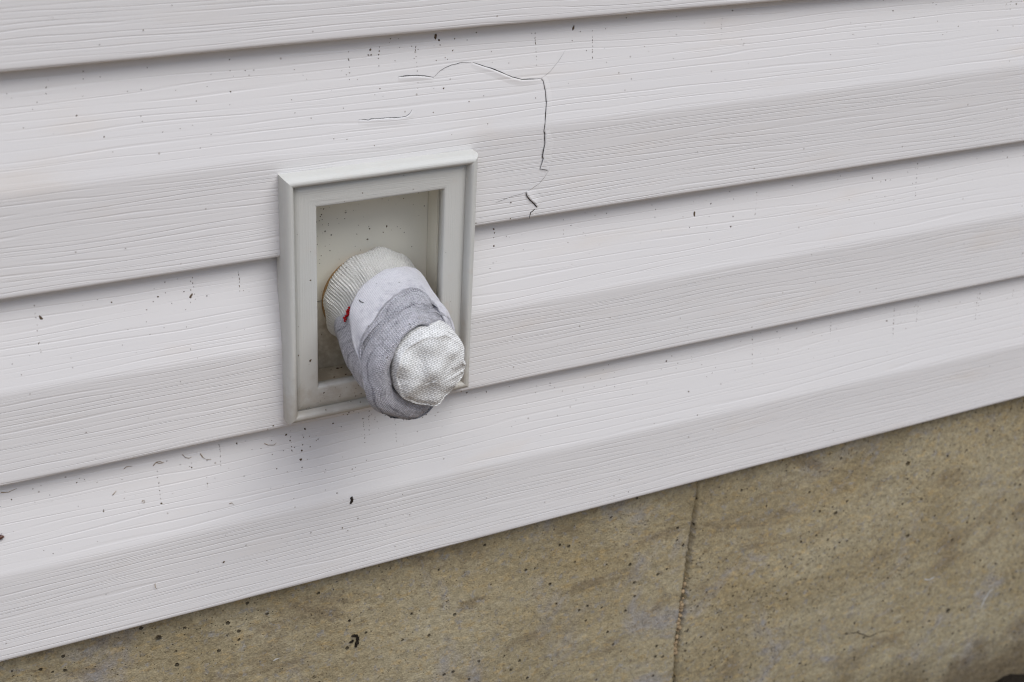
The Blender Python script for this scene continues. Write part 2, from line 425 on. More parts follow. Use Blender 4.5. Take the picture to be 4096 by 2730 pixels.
# cracks in the vinyl: narrow slits with depth, dark inside
CRACKS = [[.7, [[.06601, -.02423], [.07658, -.02463], [.08227, -.02551], [.08692, -.02661]]],
 [.26, [[.08692, -.02661], [.09151, -.02328], [.09493, -.02183], [.09833, -.02081], [.10424, -.02], [.11057, -.02042]]],
 [.7, [[.11139, -.02048], [.11765, -.02304], [.12271, -.02491], [.12778, -.02716], [.13628, -.0311], [.14233, -.03301], [.14939, -.03345], [.1547, -.03356]]],
 [.68, [[.1547, -.03356], [.15624, -.03522], [.15758, -.04072], [.15831, -.04772], [.15763, -.05615], [.1568, -.06443], [.15743, -.06575], [.15798, -.07248], [.15693, -.07991], [.15757, -.08125], [.15589, -.08755]]],
 [.32, [[.15589, -.08755], [.15917, -.08866], [.16165, -.09]]],
 [.15, [[.16165, -.09], [.15946, -.09296], [.15604, -.09679], [.15074, -.09967], [.14716, -.10089]]],
 [1.0, [[.14716, -.10089], [.14826, -.10388], [.15024, -.10631], [.15366, -.10956], [.15538, -.11198]]],
 [.6, [[.15433, -.11278], [.15122, -.11469], [.15063, -.11853]]],
 [.2, [[.14716, -.10089], [.14538, -.10159], [.13818, -.10248], [.12663, -.10513]]],
 [.12, [[.15517, -.03346], [.15834, -.03176], [.16111, -.02996], [.16575, -.02542], [.16949, -.02118], [.1711, -.01865]]],
 [.45, [[.04125, -.04518], [.04519, -.04559], [.04717, -.04595], [.04863, -.04559], [.05965, -.04609], [.06449, -.04652], [.06942, -.0463], [.07198, -.04495], [.07333, -.04301]]]]
def ribbon(pts, w, jit=.0002):
    """dense strip along a crack: dark slit, tapering at both ends"""
    out = []; acc = []
    P = [Vector((a, 0, b)) for a, b in pts]
    for i in range(len(P) - 1):
        n = max(2, int((P[i + 1] - P[i]).length / .0012))
        for k in range(n): acc.append(P[i].lerp(P[i + 1], k / n))
    acc.append(P[-1])
    vs = []
    n = len(acc)
    for i, p in enumerate(acc):
        d = (acc[min(i + 1, n - 1)] - acc[max(i - 1, 0)]).normalized(); nrm = Vector((-d.z, 0, d.x))
        e = min(1.0, 4.0 * min(i, n - 1 - i) / n + .25)
        p = p + nrm * jit * noise.noise(p * 400)
        ww = w * .00042 * e * (1 + .5 * noise.noise(p * 250))
        for s in (-1, 1):
            q = p + nrm * ww * s
            vs.append((q.x, ysurf(q.x, q.z) - .00022, q.z))
    return vs, [(2 * i, 2 * i + 1, 2 * i + 3, 2 * i + 2) for i in range(n - 1)]
def lip(pts, side, lift, width=.006):
    P = [Vector((a, 0, b)) for a, b in pts]; acc = []
    for i in range(len(P) - 1):
        n = max(2, int((P[i + 1] - P[i]).length / .0015)); acc += [P[i].lerp(P[i + 1], k / n) for k in range(n)]
    acc.append(P[-1]); n = len(acc); vs = []; lw = []
    K = 7
    for i, p in enumerate(acc):
        a = acc[max(i - 4, 0)]; b = acc[min(i + 4, n - 1)]
        d = (b - a).normalized(); nrm = Vector((-d.z, 0, d.x)) * side
        e = math.sin(math.pi * min(1, max(0, (i + .5) / n))) ** .5
        vs.append((p.x, ysurf(p.x, p.z) + .0001, p.z)); lw.append(1. if p.z < -.061 else 0.)
        for k in range(K):
            t_ = k / (K - 1); q = p + nrm * (.00030 + width * t_)
            vs.append((q.x, ysurf(q.x, q.z) - lift * e * (1 - t_) ** 2 + .00012 * t_, q.z)); lw.append(1. if q.z < -.061 else 0.)
    me = mesh('lifted_edge', vs, grid_faces(n, K + 1)); floatattr(me, 'lower', lw)
    return add_obj('lifted_edge', me, M['siding'], panels[3])
for k_, s_, l_ in ((0, -1, .0005), (2, -1, .0006), (3, 1, .0006), (6, 1, .0008), (10, -1, .0005)): lip(CRACKS[k_][1], s_, l_)
for w, pts in CRACKS:
    vs, fs = ribbon(pts, w)
    add_obj('crack', mesh('crack', vs, fs), M['gap'], panels[3])

# ---------------------------------------------------------------- concrete foundation with its vertical joint
SEAM = [(.3112, -.30), (.3108, -.3547), (.3115, -.3688), (.311, -.3813), (.3108, -.4051), (.3106, -.4228), (.3106, -.436), (.3107, -.4526), (.3104, -.4676), (.3104, -.4813), (.31, -.4983), (.3118, -.5373), (.312, -.80)]
sz = [-s[1] for s in SEAM]; sx = [s[0] for s in SEAM]
def seam_x(z): return float(np.interp(-z, sz, sx)) + .0005 * noise.noise(Vector((0, 3, z * 120))) + .0006 * noise.noise(Vector((5, 3, z * 420)))
def seam_w(z): return float(np.interp(-z, [.30, .362, .372, .40, .437, .45, .505, .512, .80], [.0002, .0003, .0012, .0017, .0017, .0024, .0024, .0012, .0011])) * (1 + .7 * noise.noise(Vector((2, 3, z * 300))))
zs = np.concatenate([np.arange(-.318, -.70, -.0018), [-.75, -.9]])
cols = sorted(set([round(v, 4) for v in np.concatenate([np.arange(-1, -.25, .05), np.arange(-.25, .30, .006), np.arange(.325, .80, .006), np.arange(.8, 2.01, .06)])]))
left = [c for c in cols if c < .306]; right = [c for c in cols if c > .318]
verts = []
for z in zs:
    xc, w = seam_x(z), seam_w(z)
    row = [(x, None) for x in left] + [(xc - w - .003, 0), (xc - w, .0002), (xc - w * .6, .010), (xc + w * .6, .010), (xc + w, .0002), (xc + w + .003, -.0004)] + [(x, None) for x in right]
    for x, off in row:
        y = .0009 * noise.noise(Vector((x * 9, 2, z * 14))) + .0003 * noise.noise(Vector((x * 60, 2, z * 80)))
        if off is not None: y = y * .6 + off
        if x > xc + .004: y -= .0006
        verts.append((x, y, z))
nr = len(left) + len(right) + 6
fm = mesh('foundation_wall', verts, grid_faces(len(zs), nr))
bm = bmesh.new(); bm.from_mesh(fm)
edge = [e for e in bm.edges if e.is_boundary]
ex = bmesh.ops.extrude_edge_only(bm, edges=edge)
for v in ex['geom']:
    if isinstance(v, bmesh.types.BMVert): v.co.y = .22
found = root('foundation_wall', 'bare tan concrete foundation wall below the white siding, with a vertical joint', 'foundation', (.3, .1, -.9))
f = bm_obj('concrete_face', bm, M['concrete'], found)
bm = bmesh.new()
for k in range(34):
    z = rng.uniform(-.512, -.437); s = rng.uniform(.0007, .0021)
    blob(bm, (seam_x(z) + rng.uniform(-.0012, .0012), .0012, z), (s, s * .8, s * rng.uniform(.7, 1.5)), k, .5, 2)
bm_obj('joint_gravel', bm, M['pebble'], found)

# ---------------------------------------------------------------- ground
gx = np.concatenate([np.linspace(-150, -2, 12), np.arange(-1.5, .5, .05), np.arange(.5, .9, .008), np.arange(.9, 2.2, .05), np.linspace(3, 150, 12)])
gy = np.concatenate([np.linspace(-150, -2.5, 12), np.arange(-2, -.2, .1), np.arange(-.2, .04, .008)])
gv = []
for x in gx:
    for y in gy:
        h = .010 * noise.noise(Vector((x * 9, y * 9, 0))) + .008 * noise.noise(Vector((x * 38, y * 38, 2))) if abs(x) < 3 and y > -2.5 else 0
        gv.append((x, y, -.664 + h))
g = add_obj('ground', mesh('ground', gv, grid_faces(len(gx), len(gy))), M['earth']); tag(g, kind='structure')

# ---------------------------------------------------------------- recessed mounting block
block = root('mounting_block', 'cream grey rectangular recessed fixture frame set into the siding around the sock', 'wall fixture', (.052, -.01, -.2212))
OX0, OX1, OZ0, OZ1 = -.0062, .1105, -.2212, -.0698
PROF = [(0, -.0085), (0, -.0190), (.0003, -.0208), (.0010, -.0222), (.0020, -.0231), (.0030, -.0235), (.0039, -.0234), (.0047, -.0229), (.0053, -.0220), (.0056, -.0206), (.0058, -.0192), (.0060, -.0180),
        (.0064, -.0179), (.0068, -.0190), (.0100, -.0191), (.0140, -.0191), (.0180, -.0191), (.0189, -.0190), (.0195, -.0187), (.0199, -.0177), (.0200, -.0165), (.0200, -.0135), (.0188, -.0130), (.006, -.0110), (.0012, -.0085), (0, -.0085)]
corners = [(OX0, OZ1, 1, -1), (OX1, OZ1, -1, -1), (OX1, OZ0, -1, 1), (OX0, OZ0, 1, 1)]
vs, fs, uvs = [], [], []
arc = [0]
for a, b in zip(PROF, PROF[1:]): arc.append(arc[-1] + math.hypot(a[0] - b[0], a[1] - b[1]))
NS = 40
for k in range(4):
    a, b = corners[k], corners[(k + 1) % 4]
    base = len(vs); L = abs(b[0] - a[0]) + abs(b[1] - a[1])
    for i in range(NS + 1):
        s = i / NS
        for (d, y), ar in zip(PROF, arc):
            rr = .0010 if d < .001 else 0       # slightly softened outer corners
            x = (a[0] + a[2] * d) * (1 - s) + (b[0] + b[2] * d) * s
            z = (a[1] + a[3] * d) * (1 - s) + (b[1] + b[3] * d) * s
            y2 = y + .0002 * noise.noise(Vector((x * 30, y, z * 30)))
            vs.append((x, y2, z)); uvs.append((s * L + k * 3.0, ar))
    n = len(PROF)
    for i in range(NS):
        for j in range(n - 1):
            fs.append((base + i * n + j, base + i * n + j + 1, base + (i + 1) * n + j + 1, base + (i + 1) * n + j))
tr = add_obj('trim_ring', mesh('trim_ring', vs, fs, uvs), M['trim'], block)
# box walls
BX0, BX1, BZ0, BZ1, YF, YB = .0105, .0940, -.2062, -.0835, -.0122, .0092
bm = bmesh.new()
def box(bm, x0, x1, y0, y1, z0, z1, bev=.0006):
    r = bmesh.ops.create_cube(bm, size=1.0, matrix=Matrix.Translation(((x0 + x1) / 2, (y0 + y1) / 2, (z0 + z1) / 2)) @ Matrix.Diagonal((x1 - x0, y1 - y0, z1 - z0, 1)))
    es = list({e for v in r['verts'] for e in v.link_edges})
    bmesh.ops.bevel(bm, geom=es, offset=bev, segments=2, affect='EDGES')
T = .0016
box(bm, BX0 - T, BX0, YF, .014, BZ0 - T, BZ1 + T); box(bm, BX1, BX1 + T, -.0040, .014, BZ0 - T, BZ1 + T)
box(bm, BX0, BX1, YF + .0005, .014, BZ0 - T, BZ0); box(bm, BX0, BX1, YF + .0005, .014, BZ1, BZ1 + T)
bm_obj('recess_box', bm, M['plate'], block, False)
ZS = -.1612
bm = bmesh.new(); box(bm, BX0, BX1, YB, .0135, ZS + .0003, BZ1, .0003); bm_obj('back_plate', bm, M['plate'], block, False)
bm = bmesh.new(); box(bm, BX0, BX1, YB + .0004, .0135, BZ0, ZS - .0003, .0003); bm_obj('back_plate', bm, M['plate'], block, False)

# ---------------------------------------------------------------- pipe collar behind the sock
bm = bmesh.new()
pf = [(.0, .0040), (.024, .0040), (.0248, .0042), (.0261, .0050), (.0264, .0062), (.0264, .0092)]
rings = []
for r, y in pf:
    if r == 0: rings.append([bm.verts.new((.0530, y, -.1622))]); continue
    rings.append([bm.verts.new((.0530 + r * math.cos(a * math.pi / 32), y, -.1622 + r * math.sin(a * math.pi / 32))) for a in range(64)])
for k in range(64): bm.faces.new((rings[0][0], rings[1][k], rings[1][(k + 1) % 64]))
for i in range(1, len(rings) - 1):
    for k in range(64): bm.faces.new((rings[i][k], rings[i + 1][k], rings[i + 1][(k + 1) % 64], rings[i][(k + 1) % 64]))
col = bm_obj('pipe_collar', bm, M['tan'])
tag(col, 'tan brown round pipe collar peeking out behind the left edge of the sock cuff', 'pipe collar')

# ---------------------------------------------------------------- the sock
def axis(y):
    t = min(max((.009 - y) / .085, 0), 1.3)
    return .0550 - .0045 * t, -.158 - .0125 * t + .0032 * max(0, t - .5) * 2
def kp(d):
    ks = sorted((k % 360, v) for k, v in d.items())
    a = [k for k, _ in ks]; b = [v for _, v in ks]
    def f(th):
        # smooth periodic interpolation
        s = 0; w = 0
        for o in (-8, -4, 0, 4, 8):
            s += np.interp((th + o) % 360, a, b, period=360)
        return float(s / 5)
    return f
# towards the tip the sock narrows on its right-hand side
TAPER = kp({0: .0105, 30: .0092, 45: .0074, 60: .0044, 75: .0012, 90: 0, 150: 0, 250: 0, 275: .0018, 300: .0062, 330: .0102})
def taper(th, y): k = min(1, max(0, (-.050 - y) / .024)); return TAPER(th) * k * k * (3 - 2 * k)
sock = root('sock', 'white and heather grey knitted sock bunched and folded over an outdoor tap in the recess', 'sock', (.055, .004, -.158))
def layer(name, fn, nth, nv, mat, fade=False, parent=sock):
    vs, uvs, fd = [], [], []
    for i in range(nth + 1):
        th = 360.0 * i / nth
        prev = None; arc = 0
        for j in range(nv):
            v = j / (nv - 1)
            y, rho = fn(th % 360, v)
            cx, cz = axis(y); a = math.radians(th)
            p = Vector((cx + rho * math.cos(a), y, cz + rho * math.sin(a)))
            nz = .0016 * noise.noise(Vector((math.cos(a) * 1.6 + 4, math.sin(a) * 1.6, y * 42))) + .0009 * noise.noise(Vector((math.cos(a) * 2.2, math.sin(a) * 2.2, y * 70))) + .00025 * noise.noise(Vector((math.cos(a) * 8, math.sin(a) * 8, y * 260)))
            p += Vector((math.cos(a), 0, math.sin(a))) * nz
            if prev is not None: arc += (p - prev).length
            prev = p
            vs.append(p); uvs.append((math.radians(th) * .031, arc)); fd.append(v)
    me = mesh(name, vs, grid_faces(nth + 1, nv), uvs)
    floatattr(me, 'fade', fd)
    return add_obj(name, me, mat, parent)
def poly(pts):
    """piecewise profile with v as normalised index, smoothed"""
    n = len(pts) - 1
    def f(v):
        k = min(v * n, n - 1e-6); i = int(k); t = k - i
        p0 = pts[max(i - 1, 0)]; p1 = pts[i]; p2 = pts[i + 1]; p3 = pts[min(i + 2, n)]
        r = []
        for a, b, c, d in zip(p0, p1, p2, p3):
            r.append(.5 * (2 * b + (c - a) * t + (2 * a - 5 * b + 4 * c - d) * t * t + (3 * b - a - 3 * c + d) * t ** 3))
        return r
    return f
# cuff: ribbed, flaring against the plate
def cuff(th, v):
    rim = .0018 * noise.noise(Vector((math.cos(math.radians(th)) * 2, math.sin(math.radians(th)) * 2, 5)))
    y0 = float(np.interp(th, [0, 50, 100, 150, 180, 200, 270, 360], [.0045, .0040, -.0004, -.0012, -.0014, -.002, .001, .0045])) + rim
    y, rho = poly([(y0 + .002, .0265), (y0 + .0018, .0282), (y0 + .0004, .0300), (y0 - .0020, .0308), (y0 - .0055, .0298), (-.012, .0277), (-.019, .0268), (-.034, .0268)])(v)
    rib = math.cos(math.radians(th) * 108 + 8 * noise.noise(Vector((th * .02, y * 60, 1))))
    rho += .00021 * rib * (1 + .8 * noise.noise(Vector((th * .11, y * 90, 3)))) * min(1, max(0, (v - .05) * 8))
    # soft dents
    rho += .0011 * noise.noise(Vector((math.cos(math.radians(th)) * 3, math.sin(math.radians(th)) * 3, y * 60 + 9)))
    return y, rho
layer('cuff', cuff, 900, 50, M['cuff'])
# lower grey back part
yb1 = kp({0: -.030, 60: -.030, 120: -.032, 165: -.026, 178: -.0165, 190: -.0135, 205: -.011, 260: -.012, 330: -.020})
def back(th, v):
    yb = yb1(th); big = float(np.interp(th, [150, 185, 290, 350], [.0, .0020, .0020, .0], period=360))
    y, rho = poly([(yb + .002, .0272), (yb, .0284), (yb - .003, .0293), (yb - .012, .0296 + big * .6), (yb - .025, .0298 + big), (-.062, .0298 + big), (-.080, .0285 + big)])(v)
    rho -= taper(th, y) * 1.15
    rho += .0009 * noise.noise(Vector((math.cos(math.radians(th)) * 2, math.sin(math.radians(th)) * 2, y * 90)))
    return y, rho
layer('grey_heel', back, 260, 40, M['grey'])
# white folded band
W_B = kp({20: -.014, 40: -.0145, 53: -.0164, 78: -.0225, 100: -.0262, 118: -.0296, 132: -.0325, 145: -.0373, 153: -.0426, 160: -.0510, 165: -.0600, 174: -.0690, 182: -.0730, 200: -.074, 270: -.060, 330: -.030})
W_F = kp({20: -.071, 40: -.070, 55: -.061, 65: -.0510, 72: -.0470, 83: -.0482, 99: -.0518, 116: -.0567, 132: -.0609, 147: -.0628, 158: -.0630, 166: -.0665, 182: -.0770, 200: -.078, 270: -.074, 340: -.072})
def white(th, v):
    a, b = W_B(th), min(W_F(th), W_B(th) - .003)
    L = a - b
    y, rho = poly([(a - .004, .0290), (a - .0012, .0296), (a + .0004, .0310), (a - .0010, .0325), (a - .0035, .0327), (a - L * .5, .0323), (b + .0030, .0321), (b + .0018, .0303), (b - .002, .0280)])(v)
    rho -= taper(th, y)
    rho += .0010 * noise.noise(Vector((th * .045, y * 55, 51)))
    return y, rho
layer('white_fold', white, 260, 48, M['white'], True)
# first grey roll
G_B = kp({20: -.070, 40: -.069, 55: -.060, 65: -.050, 72: -.0465, 83: -.0480, 99: -.0515, 116: -.0565, 132: -.0607, 147: -.0626, 158: -.0627, 166: -.0665, 182: -.0770, 200: -.077, 270: -.072, 340: -.071})
R_B = kp({20: -.055, 40: -.056, 58: -.0620, 74: -.0653, 93: -.0677, 112: -.0690, 132: -.0696, 148: -.0680, 161: -.0662, 174: -.0680, 182: -.0725, 195: -.075, 230: -.070, 270: -.064, 340: -.058})
def roll_a(th, v):
    a = G_B(th); b = min(R_B(th), a - .002); L = a - b
    win = max(0, math.cos(math.radians(max(-90, min(90, (th - 92) * 2.4)))))
    y, rho = poly([(a - .001, .0298), (a + .0002, .0310), (a - .0008, .0323), (a - L * .19, .0328), (a - L * .26, .0327 - .0022 * win), (a - L * .33, .0328), (a - L * .60, .0325), (b + .0038, .0322), (b + .0024, .0299), (b - .001, .0272)])(v)
    rho -= taper(th, y)
    rho += .0009 * noise.noise(Vector((th * .06, y * 60, 31)))
    return y, rho
layer('grey_roll', roll_a, 260, 44, M['grey'])
# outer grey roll round the toe
F_Y = kp({20: -.0665, 45: -.0675, 60: -.0725, 75: -.0775, 91: -.0805, 119: -.0840, 135: -.0852, 150: -.0858, 180: -.0855, 230: -.0845, 270: -.0835, 310: -.079, 340: -.070})
F_R = kp({0: .0232, 30: .0255, 60: .0282, 91: .0280, 119: .0266, 135: .0246, 150: .0224, 180: .0200, 230: .0172, 262: .0160, 275: .0178, 300: .0212, 330: .0225})
def roll_b(th, v):
    a = R_B(th); b = F_Y(th); ri = F_R(th); ro = .0322 + float(np.interp(th, [150, 200, 270, 320], [0, .0006, .0002, 0], period=360)); L = a - b
    d = min(.010, L * .6)
    y, rho = poly([(a - .001, .0284), (a + .0002, .0304), (a - .0008, ro - .0003), (a - .004, ro + .0005), (b + d, ro), (b + d * .35, ro - (ro - ri) * .18), (b + d * .05, ro - (ro - ri) * .52), (b + .0004, ri + (ro - ri) * .2), (b + .0022, ri), (b + .008, ri - .0012)])(v)
    rho -= taper(th, y)
    rho += .0013 * noise.noise(Vector((math.cos(math.radians(th)) * 3, math.sin(math.radians(th)) * 3 + y * 40, 12)))
    return y, rho
layer('grey_roll', roll_b, 300, 60, M['grey'])
# toe
T_R = kp({0: .0232, 20: .0245, 38: .0262, 50: .0276, 65: .0279, 78: .0272, 91: .0268, 119: .0253, 135: .0234, 150: .0212, 180: .0188, 230: .0168, 270: .0166, 300: .0190, 330: .0220})
def toe(th, v):
    rt = T_R(th)
    y, rho = poly([(-.062, rt * .98), (-.074, rt * 1.0), (-.082, rt * .995), (-.088, rt * .96), (-.0890, rt * .88), (-.0912, rt * .72), (-.0926, rt * .48), (-.0932, rt * .24), (-.0934, .0001)])(v)
    w = max(0, math.cos(math.radians(th + 12))) ** .6
    fold = math.sin(math.radians(th) * 10.5 + .6 + 1.1 * math.sin(math.radians(th) * 3))
    k = min(1, rho / .019) ** 4
    rho *= 1 + .060 * fold * w * k + .045 * noise.noise(Vector((math.cos(math.radians(th)) * 2.2, math.sin(math.radians(th)) * 2.2, 7)))
    y += .0012 * fold * w * k * (1 if v > .35 else 0)
    y += -.0042 * noise.noise(Vector((rho * math.cos(math.radians(th)) * 75, rho * math.sin(math.radians(th)) * 75, 3))) * (1 if v > .3 else 0)
    return y, rho
tz = layer('toe', toe, 300, 60, M['toe'])
uvl = tz.data.uv_layers[0]
vi = np.zeros(len(tz.data.loops), dtype=np.int32); tz.data.loops.foreach_get('vertex_index', vi)
co = np.array([v.co[:] for v in tz.data.vertices])
ta = Vector((.90, -.10, .42)).normalized(); tn = Vector((-.15, -.80, .55)).normalized(); ta = (ta - tn * ta.dot(tn)).normalized(); tb = tn.cross(ta)
uvl.data.foreach_set('uv', np.stack([co[vi] @ np.array(ta), co[vi] @ np.array(tb)], -1).astype(np.float32).ravel())
# red stitches of a mark that the white fold half covers
bm = bmesh.new()
for k in range(26):
    t = rng.random(); th = 145.5 + 13.5 * t + rng.uniform(-1.3, 1.3); y = -.0336 + rng.uniform(-.0016, .0016)
    cx, cz = axis(y); a = math.radians(th); r = .0309
    blob(bm, (cx + r * math.cos(a), y, cz + r * math.sin(a)), (.0007, .0010, .0006), k, .3, 1)
bm_obj('red_stitching', bm, M['red'], sock)

# ---------------------------------------------------------------- dirt, crumbs and small finds
SPK = [[-0.071,-0.0069,1],[-0.1028,-0.0059,1],[-0.1215,-0.0119,2],[-0.1219,-0.0149,1],[-0.1267,-0.0186,1],[-0.1085,-0.027,2],[-0.0767,-0.0307,1],[-0.1346,-0.0302,1],[-0.0962,-0.039,2],[-0.029,-0.0231,2],[-0.0281,-0.0067,2],[-0.0283,-0.0124,1],[-0.0184,-0.0156,1],[-0.0202,-0.013,1],[0.004,-0.0305,1],[-0.0664,-0.0399,1],[-0.0476,-0.0503,1],[-0.0413,-0.044,1],[0.0142,-0.0414,1],[-0.0588,0.0257,1],[-0.0956,0.0092,1],[-0.1166,0.0242,1],[-0.0738,0.0145,1],[0.034,-0.0551,1],[0.0264,-0.0539,1],[-0.1356,-0.1345,4],[-0.0985,-0.1323,2],[-0.0556,-0.1359,4],[-0.0557,-0.1369,2],[-0.0553,-0.1326,2],[-0.055,-0.1278,2],[-0.0561,-0.1394,1],[-0.069,-0.1261,2],[-0.0751,-0.1287,1],[-0.0735,-0.1334,2],[-0.0592,-0.1329,1],[-0.0468,-0.1373,2],[-0.0812,-0.1461,1],[-0.0587,-0.1656,1],[-0.153,-0.1566,1],[-0.1492,-0.1632,1],[-0.1228,-0.1643,1],[-0.1192,-0.2043,2],[-0.08,-0.1534,1],[-0.0657,-0.184,1],[-0.0904,-0.0996,1],[-0.0553,-0.1715,1],[-0.0127,-0.2246,2],[-0.0024,-0.2372,3],[-0.0002,-0.2414,2],[-0.0327,-0.236,3],[-0.0238,-0.242,1],[-0.0274,-0.2358,1],[0.0067,-0.2493,3],[0.0075,-0.2457,2],[0.0084,-0.2411,2],[0.0096,-0.2361,3],[0.0057,-0.2553,3],[-0.0183,-0.2425,1],[-0.0117,-0.2477,1],[-0.0046,-0.2469,1],[0.0121,-0.2481,1],[0.0162,-0.2449,1],[-0.0803,-0.2428,1],[-0.0807,-0.2465,1],[-0.0801,-0.2502,2],[-0.0803,-0.2523,1],[-0.0801,-0.2548,1],[-0.0802,-0.2573,1],[-0.0801,-0.26,1],[-0.08,-0.263,3],[-0.0669,-0.2417,1],[-0.0602,-0.2423,1],[-0.0604,-0.245,2],[-0.0511,-0.2429,1],[-0.0522,-0.2531,1],[-0.0522,-0.2571,2],[-0.0524,-0.2591,1],[-0.0473,-0.2547,1],[-0.0096,-0.2574,2],[-0.0299,-0.2575,2],[0.0056,-0.2548,3],[0.0061,-0.2601,2],[0.0058,-0.2627,1],[0.0098,-0.2557,1],[-0.1128,-0.2592,2],[-0.1129,-0.2601,2],[-0.1492,-0.2377,1],[-0.1447,-0.2368,1],[-0.1407,-0.2433,1],[-0.1255,-0.2394,2],[-0.161,-0.2412,2],[-0.1145,-0.2419,1],[-0.149,-0.2456,1],[-0.121,-0.2385,1],[-0.0295,-0.2667,1],[0.0198,-0.2782,1],[0.0272,-0.282,2],[-0.1432,-0.2785,1],[-0.1479,-0.2754,1],[-0.1164,-0.3138,1],[-0.0458,-0.3116,3],[-0.0058,-0.3091,1],[0.0097,-0.3059,2],[0.0305,-0.308,2],[0.034,-0.311,1],[-0.0092,-0.3051,1],[-0.0189,-0.3184,1],[-0.0617,-0.3141,1],[-0.0441,-0.2927,1],[-0.0316,-0.3035,1],[-0.0004,-0.279,1],[0.0036,-0.2701,1],[0.0203,-0.2667,1],[-0.0933,-0.2658,1],[-0.1743,-0.3307,1],[0.0409,-0.3037,2],[0.0305,-0.308,2],[0.034,-0.311,1],[0.0711,-0.2938,2],[0.061,-0.3019,1],[0.0599,-0.3132,1],[0.1311,-0.3121,1],[0.1755,-0.3268,1],[0.2304,-0.3361,1],[0.242,-0.3357,2],[0.2339,-0.3233,1],[0.0273,-0.2818,1],[0.0395,-0.2734,1],[0.0402,-0.2678,1],[0.0476,-0.2648,1],[0.0664,-0.3319,1],[0.2126,-0.3416,2],[0.1764,-0.007,4],[0.1758,-0.014,1],[0.1853,-0.0203,1],[0.2122,-0.0039,2],[0.2474,-0.0059,1],[0.2883,-0.0054,2],[0.4157,-0.0149,3],[0.5243,-0.0184,2],[0.3933,-0.0233,1],[0.5232,-0.0329,1],[0.4635,-0.0322,1],[0.199,-0.0283,1],[0.274,-0.0404,1],[0.1512,-0.0443,1],[0.1376,-0.1064,1],[0.1377,-0.1166,2],[0.1943,-0.1242,1],[0.2015,-0.1268,1],[0.2461,-0.129,1],[0.2457,-0.1339,1],[0.275,-0.1282,1],[0.2758,-0.1361,4],[0.2885,-0.1311,3],[0.2875,-0.1393,1],[0.3064,-0.1305,1],[0.3064,-0.1418,1],[0.4226,-0.1312,2],[0.4345,-0.1341,2],[0.4347,-0.1456,1],[0.4592,-0.1395,1],[0.2799,-0.1252,1],[0.3033,-0.1251,2],[0.5475,-0.1317,2],[0.5666,-0.17,1],[0.1312,-0.1256,2],[0.1309,-0.1307,1],[0.1308,-0.1357,3],[0.1299,-0.1461,1],[0.1507,-0.141,1],[0.1788,-0.1353,1],[0.182,-0.141,2],[0.1845,-0.1305,1],[0.193,-0.1365,1],[0.2462,-0.1292,1],[0.2457,-0.1343,1],[0.3049,-0.1485,3],[0.3065,-0.1422,1],[0.2884,-0.1547,1],[0.1767,-0.1841,1],[0.2696,-0.2069,1],[0.2764,-0.2148,1],[0.2671,-0.2418,3],[0.2631,-0.2467,1],[0.2751,-0.2486,1],[0.2857,-0.2673,3],[0.3005,-0.2595,1],[0.3125,-0.2671,2],[0.305,-0.2576,1],[0.2935,-0.2862,2],[0.1826,-0.2637,1],[0.1698,-0.2749,1],[0.258,-0.2848,1],[0.2105,-0.2489,1],[0.2036,-0.2412,1],[0.2173,-0.2385,1],[0.2406,-0.2606,1],[0.1773,-0.24,2],[0.1312,-0.2368,2],[0.1233,-0.2391,1],[0.3594,-0.2376,2],[0.3763,-0.2384,2],[0.4592,-0.247,3],[0.4614,-0.271,1],[0.4767,-0.25,1],[0.473,-0.2503,1],[0.4698,-0.2512,1],[0.3932,-0.2632,1],[0.3244,-0.2593,1],[0.3882,-0.2554,1],[0.3611,-0.2506,1],[0.3807,-0.1998,1],[0.5508,-0.2586,1],[0.5774,-0.2091,2],[0.5959,-0.2487,1],[0.2879,-0.3024,2],[0.3082,-0.301,1],[0.3923,-0.3111,1],[0.4198,-0.3273,1],[0.0622,-0.0036,2],[0.0615,-0.0056,1],[0.067,-0.004,1],[0.0502,-0.0085,3],[0.049,-0.0112,2],[0.0505,-0.0112,2],[0.0557,-0.0075,1],[0.0554,-0.0096,2],[0.055,-0.0115,2],[0.0547,-0.0135,1],[0.0548,-0.0175,1],[0.0675,-0.0086,1],[0.0784,-0.0107,1],[0.0892,-0.0045,4],[0.0891,-0.0056,3],[0.0912,-0.0068,3],[0.0917,-0.0094,2],[0.0994,-0.013,2],[0.0946,-0.0166,1],[0.1008,-0.0068,2],[0.1083,-0.0081,1],[0.1142,-0.0045,2],[0.1756,-0.0139,1],[0.1852,-0.0204,1],[0.1237,-0.0217,1],[0.1343,-0.023,1],[0.093,-0.0332,2],[0.1086,-0.0421,2],[0.0564,-0.034,1],[0.0516,-0.0326,1],[0.0548,-0.0297,1],[0.0862,-0.0459,1],[0.0972,-0.0596,1],[0.0499,-0.0603,1],[0.0339,-0.0552,1],[0.0329,-0.038,1],[0.1379,-0.0341,1],[0.1179,-0.0399,1],[0.1514,-0.0445,1],[0.1201,-0.056,1],[0.1375,-0.1062,2],[0.1378,-0.1166,2],[0.1309,-0.1255,3],[0.1314,-0.1278,2],[0.1843,-0.1306,2],[0.1789,-0.1328,1]]
